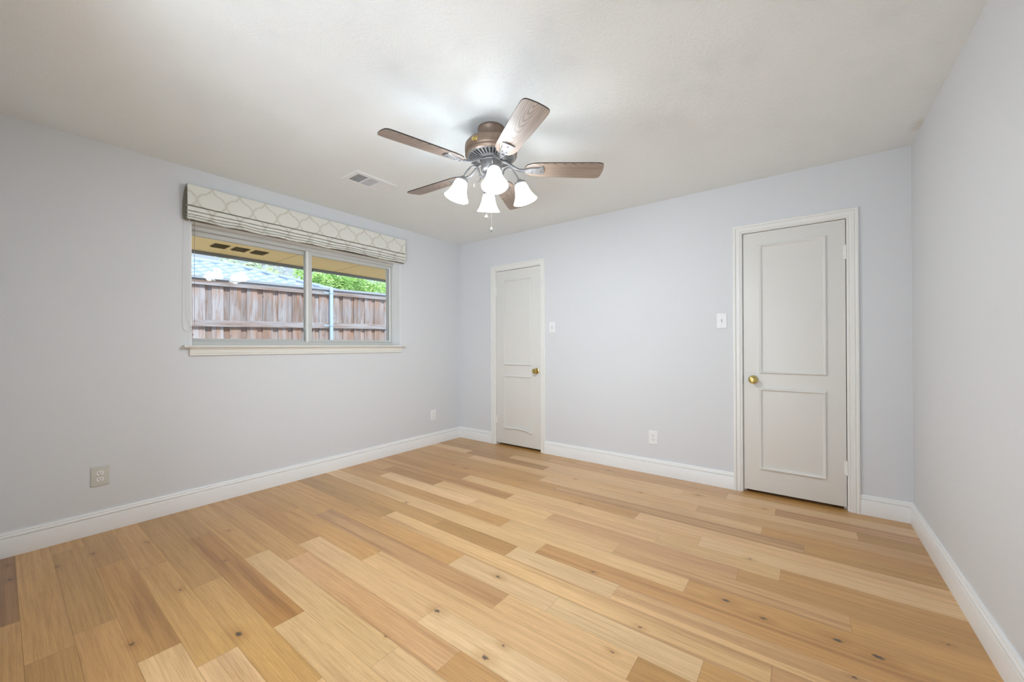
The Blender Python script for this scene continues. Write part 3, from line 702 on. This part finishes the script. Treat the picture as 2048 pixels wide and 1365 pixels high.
# ------------------------------------------------------------------ outlets and switches
def wallM(loc, side):   # local x along wall, local y up, local z out of the wall
    if side == 'front': return Matrix.Translation(loc) @ Matrix(((1, 0, 0, 0), (0, 0, -1, 0), (0, 1, 0, 0), (0, 0, 0, 1)))
    return Matrix.Translation(loc) @ Matrix(((0, 0, 1, 0), (1, 0, 0, 0), (0, 1, 0, 0), (0, 0, 0, 1)))
def slab(bm, M, w, h, d, z0=0, bev=.004, cx=0, cy=0):
    b = bmesh.new(); box(b, cx - w / 2, cx + w / 2, cy - h / 2, cy + h / 2, z0, z0 + d)
    top = [e for e in b.edges if all(v.co.z > z0 + d - 1e-6 for v in e.verts)]
    bmesh.ops.bevel(b, geom=top, offset=bev, segments=3, profile=.6, affect='EDGES')
    bmesh.ops.transform(b, matrix=M, verts=b.verts); me = bpy.data.meshes.new('t'); b.to_mesh(me); b.free(); bm.from_mesh(me); bpy.data.meshes.remove(me)
def rounded(bm, M, r, flat, z0, d, seg=28):
    vs = []
    for z in (z0, z0 + d):
        ring = []
        for i in range(seg):
            t = 2 * math.pi * i / seg; ring.append(bm.verts.new(M @ Vector((r * math.cos(t), max(-flat, min(flat, r * math.sin(t))), z))))
        vs.append(ring)
    bm.faces.new(vs[1])
    for i in range(seg): j = (i + 1) % seg; bm.faces.new([vs[0][i], vs[0][j], vs[1][j], vs[1][i]])
def outlet(loc, side, w, h, platem, label):
    t = thing('wall_outlet', label, 'electrical outlet', loc, 'outlets low on the walls'); M = wallM(loc, side)
    bm = bmesh.new(); slab(bm, M, w, h, .0055); obj('cover_plate', bm, platem, t)
    for s_ in (1, -1):
        Mr = M @ Matrix.Translation((0, .0195 * s_, 0)); bm = bmesh.new(); rounded(bm, Mr, .0170, .0135, .005, .0022)
        f = obj('receptacle', bm, M_WHITE, t)
        bm = bmesh.new()
        for sx, hh in ((-.0063, .0088), (.0063, .0072)):
            slab(bm, Mr, .0023, hh, .0006, .0072, .0001, sx, .003)
        lathe(bm, [(0, .0072), (.0026, .0072), (.0026, .0078), (0, .0078)], Mr @ Matrix.Translation((0, -.0065, 0)), 12, cap=False)
        obj('slots', bm, M_SLOT, f)
    bm = bmesh.new(); lathe(bm, [(.003, .0055), (.003, .0064), (0, .0068)], M, 12, cap=False); obj('screw', bm, M_SCREW, t)
outlet((0, -3.186, .351), 'left', .081, .120, M_ALMOND, 'large almond outlet plate with white sockets, low on the window wall')
outlet((0, -.452, .344), 'left', .076, .118, M_WHITE, 'small outlet low on the window wall near the room corner')
outlet((2.412, 0, .327), 'front', .080, .122, M_WHITE, 'white outlet low on the wall between the two doors')
def switch(loc, label, up):
    t = thing('light_switch', label, 'light switch', loc, 'light switches on the door wall'); M = wallM(loc, 'front')
    bm = bmesh.new(); slab(bm, M, .074, .120, .0055); obj('cover_plate', bm, M_WHITE, t)
    bm = bmesh.new(); slab(bm, M, .0105, .024, .0008, .0052, .0003); obj('toggle_slot', bm, plain('toggle_recess', (.45, .45, .46), .5), t)
    bm = bmesh.new(); slab(bm, M @ Matrix.Translation((0, .004 * up, .003)) @ Matrix.Rotation(R(-28 * up), 4, 'X'), .0085, .009, .014, 0, .0015); obj('toggle', bm, M_WHITE, t)
    for s_ in (1, -1):
        bm = bmesh.new(); lathe(bm, [(.003, .0055), (.003, .0064), (0, .0068)], M @ Matrix.Translation((0, .030 * s_, 0)), 12, cap=False); obj('screw', bm, M_SCREW, t)
switch((1.365, 0, 1.350), 'white toggle switch right beside the narrow closet door', 1)
switch((2.964, 0, 1.353), 'white toggle switch left of the door nearest the right wall', -1)

# ------------------------------------------------------------------ outside the window
def cedar(name, along):
    """weathered cedar; grain runs along z for boards, along y for rails"""
    n = N(name).set(rough=.85, spec=.2); p = n.obj(); s = n.n('ShaderNodeSeparateXYZ'); n.l(p, s.inputs[0])
    sd = n.n('ShaderNodeVertexColor', layer_name='seed'); sc = n.n('ShaderNodeSeparateColor'); n.l(sd.outputs[0], sc.inputs[0])
    q = n.add(p, n.scale(sd.outputs[0], (3, 9, 17)))
    def S_(a, b): return (a, a, b) if along == 'z' else (a, b, a)
    g = n.noise(n.scale(q, S_(150, 3.0)), 1, 4, .65, .6); t = n.noise(n.scale(q, S_(14, 1.6)), 1, 3, .55, .4)
    c = n.ramp(t, [(.34, (.30, .22, .18)), (.46, (.37, .32, .31)), (.56, (.41, .40, .42)), (.7, (.48, .475, .50))])
    c = n.mix(.9, c, n.ramp(g, [(.33, (.62, .57, .55)), (.5, (.96, .96, .96)), (.68, (1.12, 1.12, 1.12))]), 'MULTIPLY')
    c = n.mix(1.0, c, n.ramp(sc.outputs[1], [(0, (.74, .71, .70)), (1, (1.08, 1.08, 1.10))]), 'MULTIPLY')
    if along == 'z':
        band = n.math('MAXIMUM', n.ramp(n.math('SUBTRACT', s.outputs[2], 1.80), [(.0, 0.0), (.30, 1.0)]), n.ramp(n.math('SUBTRACT', s.outputs[2], 1.14), [(.05, 0.0), (.32, .7), (.34, .0)]))
        c = n.mix(n.math('MULTIPLY', band, n.ramp(n.noise(n.scale(q, (34, 34, 1.5)), 1, 2), [(.42, 0.0), (.56, .9)])), c, (.46, .26, .17))
    v = n.n('ShaderNodeTexVoronoi'); n.l(n.scale(q, (16, 16, 9)), v.inputs['Vector']); v.inputs['Scale'].default_value = 1
    kc = n.n('ShaderNodeSeparateColor'); n.l(v.outputs['Color'], kc.inputs[0])
    kd = n.math('DIVIDE', v.outputs['Distance'], n.math('ADD', n.math('MULTIPLY', kc.outputs[0], 1.2), .15))
    c = n.mix(n.ramp(kd, [(.07, .85), (.12, 0.0)]), c, (.09, .065, .055))
    n.color(c); n.bump(g, .4, .004); return n.m
M_CEDAR = cedar('weathered_cedar', 'z'); M_CEDAR_RAIL = cedar('weathered_cedar_rail', 'y')
def seedbox(bm, lay, *a):
    nf = len(bm.faces); box(bm, *a); bm.faces.ensure_lookup_table(); c = (random.random(), random.random(), random.random(), 1)
    for f in bm.faces[nf:]:
        for l in f.loops: l[lay] = c
FXX = -3.0
fence = thing('board_fence', 'weathered cedar privacy fence across the side yard', 'fence', (FXX, 0, -.2))
def slope(bm):  # the yard climbs gently toward the street
    for v in bm.verts: v.co.z += (v.co.y + 2.0) * .021
bm = bmesh.new(); sl = bm.loops.layers.float_color.new('seed'); y = -5.2; k = 0
while y < 4.6:
    wd = .125 if k % 2 == 0 else .13
    if k % 2 == 0: seedbox(bm, sl, FXX - .05, FXX - .032, y, y + .138, -.2, 2.02)
    else: seedbox(bm, sl, FXX - .070, FXX - .052, y - .03, y + .105, -.2, 2.02)
    y += .138 if k % 2 == 0 else .076
    k += 1
slope(bm); obj('board_panel', bm, M_CEDAR, fence, smooth=False)
for (z0, z1, nm, xx) in ((2.005, 2.085, 'top_rail', .034), (1.435, 1.525, 'middle_rail', .034), (.2, .29, 'bottom_rail', .034)):
    bm = bmesh.new(); sl = bm.loops.layers.float_color.new('seed'); seedbox(bm, sl, FXX - .032, FXX + .006, -5.2, 4.6, z0, z1); slope(bm); obj(nm, bm, M_CEDAR_RAIL, fence, smooth=False)
bm = bmesh.new(); sl = bm.loops.layers.float_color.new('seed'); seedbox(bm, sl, FXX - .09, FXX + .03, -5.2, 4.6, 2.087, 2.122); slope(bm)
obj('top_cap', bm, plain('grey_blue_cap_board', (.33, .38, .43), .8), fence, smooth=False)
M_GALV = N('galvanised_steel').set(col=(.38, .50, .60), rough=.55, metal=.2).m
for py in (-.100, -2.9 - .0, 2.45):
    if py < -2: py = -3.3
    bm = bmesh.new(); lathe(bm, [(.030, -.2), (.030, 2.128 + .03), (.024, 2.142 + .03), (0, 2.148 + .03)], Matrix.Translation((FXX + .037, py, 0)), 20, cap=False)
    post = obj('steel_post', bm, M_GALV, fence)
    for z in (2.075, 1.515):
        bm = bmesh.new(); lathe(bm, [(.030, -.012), (.034, -.012), (.034, .012), (.030, .012)], Matrix.Translation((FXX + .037, py, z)), 20, cap=False)
        box(bm, FXX + .0065, FXX + .012, py - .115, py - .025, z - .014, z + .014); box(bm, FXX + .0065, FXX + .012, py + .025, py + .055, z - .014, z + .014)
        obj('rail_bracket', bm, M_GALV, post)
# eave above the window
ev = thing('roof_eave', 'tan painted eave soffit with grey fascia above the window', 'eave', (-.85, 0, 2.16))
M_SOFFIT = plain('tan_soffit_paint', (.93, .66, .27), .7)
bm = bmesh.new(); box(bm, -1.50, -T - .001, -6, 4, 2.16, 2.19); obj('soffit_board', bm, M_SOFFIT, ev, smooth=False)
bm = bmesh.new(); box(bm, -1.545, -1.501, -6, 4, 2.128, 2.30); obj('fascia_board', bm, plain('slate_fascia', (.20, .215, .23), .6), ev, smooth=False)
bm = bmesh.new(); box(bm, -1.64, -1.546, -6, 4, 2.155, 2.27); obj('gutter', bm, plain('slate_gutter', (.22, .23, .24), .5), ev, smooth=False)
# roof deck over the room and eave, so no sky leaks in
bm = bmesh.new(); vs = [bm.verts.new(q) for q in ((-1.64, -6, 2.30), (-1.64, 4, 2.30), (6, 4, 4.2), (6, -6, 4.2), (-1.64, -6, 2.34), (-1.64, 4, 2.34), (6, 4, 4.24), (6, -6, 4.24))]
for q in ((0, 1, 2, 3), (7, 6, 5, 4), (0, 4, 5, 1), (1, 5, 6, 2), (2, 6, 7, 3), (3, 7, 4, 0)): bm.faces.new([vs[i] for i in q])
obj('roof_deck', bm, plain('grey_shingle', (.2, .2, .2), .9), ev, smooth=False)
M_SEAM = plain('soffit_seam', (.42, .31, .16), .8)
for sy in (-1.58, -.86, 1.05):
    bm = bmesh.new(); box(bm, -1.499, -T - .002, sy - .003, sy + .003, 2.1585, 2.1600); obj('soffit_seam', bm, M_SEAM, ev, smooth=False)
M_VD = plain('dark_vent_screen', (.16, .115, .05), .9)
for i in range(3):
    y0 = -2.30 + i * .175
    bm = bmesh.new(); box(bm, -1.20, -1.03, y0, y0 + .13, 2.1575, 2.1598)
    e = obj('soffit_vent', bm, M_VD, ev, smooth=False)
    bm = bmesh.new()
    for j in range(4): slat(bm, (-1.18 + j * .042, y0 + .004), (-1.18 + j * .042, y0 + .126), .011, R(35), 2.152)
    obj('vent_slats', bm, plain('tan_vent_slat', (.45, .34, .17), .7), e, smooth=False)
# neighbouring house: blue-grey wavy tile roof with a hip
nh = thing('neighbouring_house', 'neighbouring house with a blue-grey wavy tile roof above the fence', 'house', (-9, -2, -.2))
def rz(x): return 3.41 - .335 * (x + 9)
M_TILE = N('blue_grey_roof_tile').set(col=(.33, .42, .52), rough=.5).m
bm = bmesh.new(); course = .36; ncourse = 12; ny = 240
yl, xr = -7.0, -9.0
for i in range(ncourse):
    xa = -9 + i * course; xb = xa + course + .03
    if xa > -5.6: break
    yend_a = .50 + (xa + 9) * .80; row = []
    for s_, xx in ((0, xa), (1, xb)):
        rr = []
        for j in range(ny + 1):
            y = yl + (min(yend_a + .0, 9) - yl) * j / ny
            wv = .030 * math.sin(2 * math.pi * y / .33 + (i % 2) * 0.0)
            rr.append(bm.verts.new((xx, y, rz(xx) - .01 + wv * (.6 + .4 * s_) + (.035 if s_ else 0.0))))
        row.append(rr)
    lo = [bm.verts.new(v.co + Vector((0, 0, -.05))) for v in row[1]]
    for j in range(ny):
        bm.faces.new([row[0][j], row[0][j + 1], row[1][j + 1], row[1][j]]); bm.faces.new([row[1][j], row[1][j + 1], lo[j + 1], lo[j]])
obj('tile_roof', bm, M_TILE, nh, fin=True)
bm = bmesh.new(); vs = [(-9, yl, 3.37), (-9, .5, 3.37), (-5.6, 3.2, rz(-5.6) - .05), (-5.6, yl, rz(-5.6) - .02), (-12.4, 3.2, rz(-5.6) - .05), (-12.4, yl, rz(-5.6) - .02)]
V = [bm.verts.new(q) for q in vs]; bm.faces.new([V[0], V[1], V[2], V[3]]); bm.faces.new([V[0], V[5], V[4], V[1]]); bm.faces.new([V[1], V[4], V[2]]); bm.faces.new([V[2], V[4], V[5], V[3]]); bm.faces.new([V[0], V[3], V[5]])
obj('roof_base', bm, M_TILE, nh, smooth=False)
bm = bmesh.new()
tube(bm, [(-9, yl, 3.41), (-9, .50, 3.41)], .07, 10)
p0 = Vector((-9, .50, 3.41)); p1 = Vector((-5.6, 3.2, rz(-5.6) + .03))
for i in range(12):
    q0 = p0.lerp(p1, i / 12); q1 = p0.lerp(p1, (i + 1.08) / 12); tube(bm, [q0, q1], [.055, .07], 10)
obj('ridge_tiles', bm, M_TILE, nh)
bm = bmesh.new(); box(bm, -12.1, -5.95, yl, 2.8, -.2, rz(-5.6) - .06); obj('house_wall', bm, plain('tan_brick', (.42, .33, .27), .9), nh, smooth=False)
# trees
def leafmat(name, c0, c1):
    n = N(name).set(rough=.6); p = n.obj(); n.color(n.ramp(n.noise(p, 5, 2), [(.35, c0), (.65, c1)])); return n.m
def tree(name, label, base_, cen, rad, count, size, mat, seed, thin=1.0):
    t = thing(name, label, 'tree', base_); rd = random.Random(seed)
    bm = bmesh.new(); top = Vector(cen)
    tube(bm, bez([base_, Vector(base_).lerp(top, .5) + Vector((.1, .1, 0)), top], 6), [.16 - .1 * i / 12 for i in range(13)], 10)
    for q in range(10):
        d = Vector((rd.uniform(-1, 1) * rad[0], rd.uniform(-1, 1) * rad[1], rd.uniform(-.3, .9) * rad[2])) * .85
        s0 = Vector(base_).lerp(top, rd.uniform(.6, 1)); tube(bm, [s0, s0.lerp(top + d, .5) + Vector((0, 0, .08)), top + d], [.03, .014, .004], 6)
    obj('trunk', bm, plain(name + '_bark', (.16, .12, .09), .9), t)
    bm = bmesh.new()
    clumps = [(top + Vector((rd.gauss(0, .5) * rad[0], rd.gauss(0, .5) * rad[1], rd.gauss(0, .42) * rad[2])), rd.uniform(.18, .42)) for _ in range(int(130 * thin))]
    for i in range(count):
        cc, cr_ = rd.choice(clumps); v = Vector((rd.gauss(0, 1), rd.gauss(0, 1), rd.gauss(0, 1))).normalized() * cr_ * rd.uniform(.3, 1.1)
        p_ = cc + v; a = Vector((rd.gauss(0, 1), rd.gauss(0, 1), rd.gauss(0, .6))).normalized(); b = a.cross(Vector((rd.random(), rd.random(), rd.random() + .2))).normalized(); s_ = size * rd.uniform(.6, 1.3)
        bm.faces.new([bm.verts.new(p_ + q) for q in (-a * s_, b * s_ * .42, a * s_, -b * s_ * .42)])
    o = obj('foliage', bm, mat, t, fin=False); return t
G1 = leafmat('bright_green_leaves', (.30, .52, .12), (.60, .82, .34)); G2 = leafmat('pale_green_leaves', (.34, .50, .24), (.55, .70, .42))
tree('leafy_tree', 'bright green bushy tree behind the right end of the fence', (-13.9, 6.9, -.2), (-13.9, 6.6, 4.05), (.9, 2.6, .55), 16000, .07, G1, 3)
tree('airy_tree', 'sparse pale-leaved tree rising behind the tiled roof', (-15.5, 2.4, -.2), (-15.5, 2.9, 4.70), (.9, 2.0, .45), 900, .06, G2, 5, .4)
bm = bmesh.new(); vs = [bm.verts.new(q) for q in ((-60, -60, -.2), (60, -60, -.2), (60, 60, -.2), (-60, 60, -.2))]; bm.faces.new(vs)
struct(obj('ground', bm, plain('pale_concrete_yard', (.72, .70, .65), .95), smooth=False))
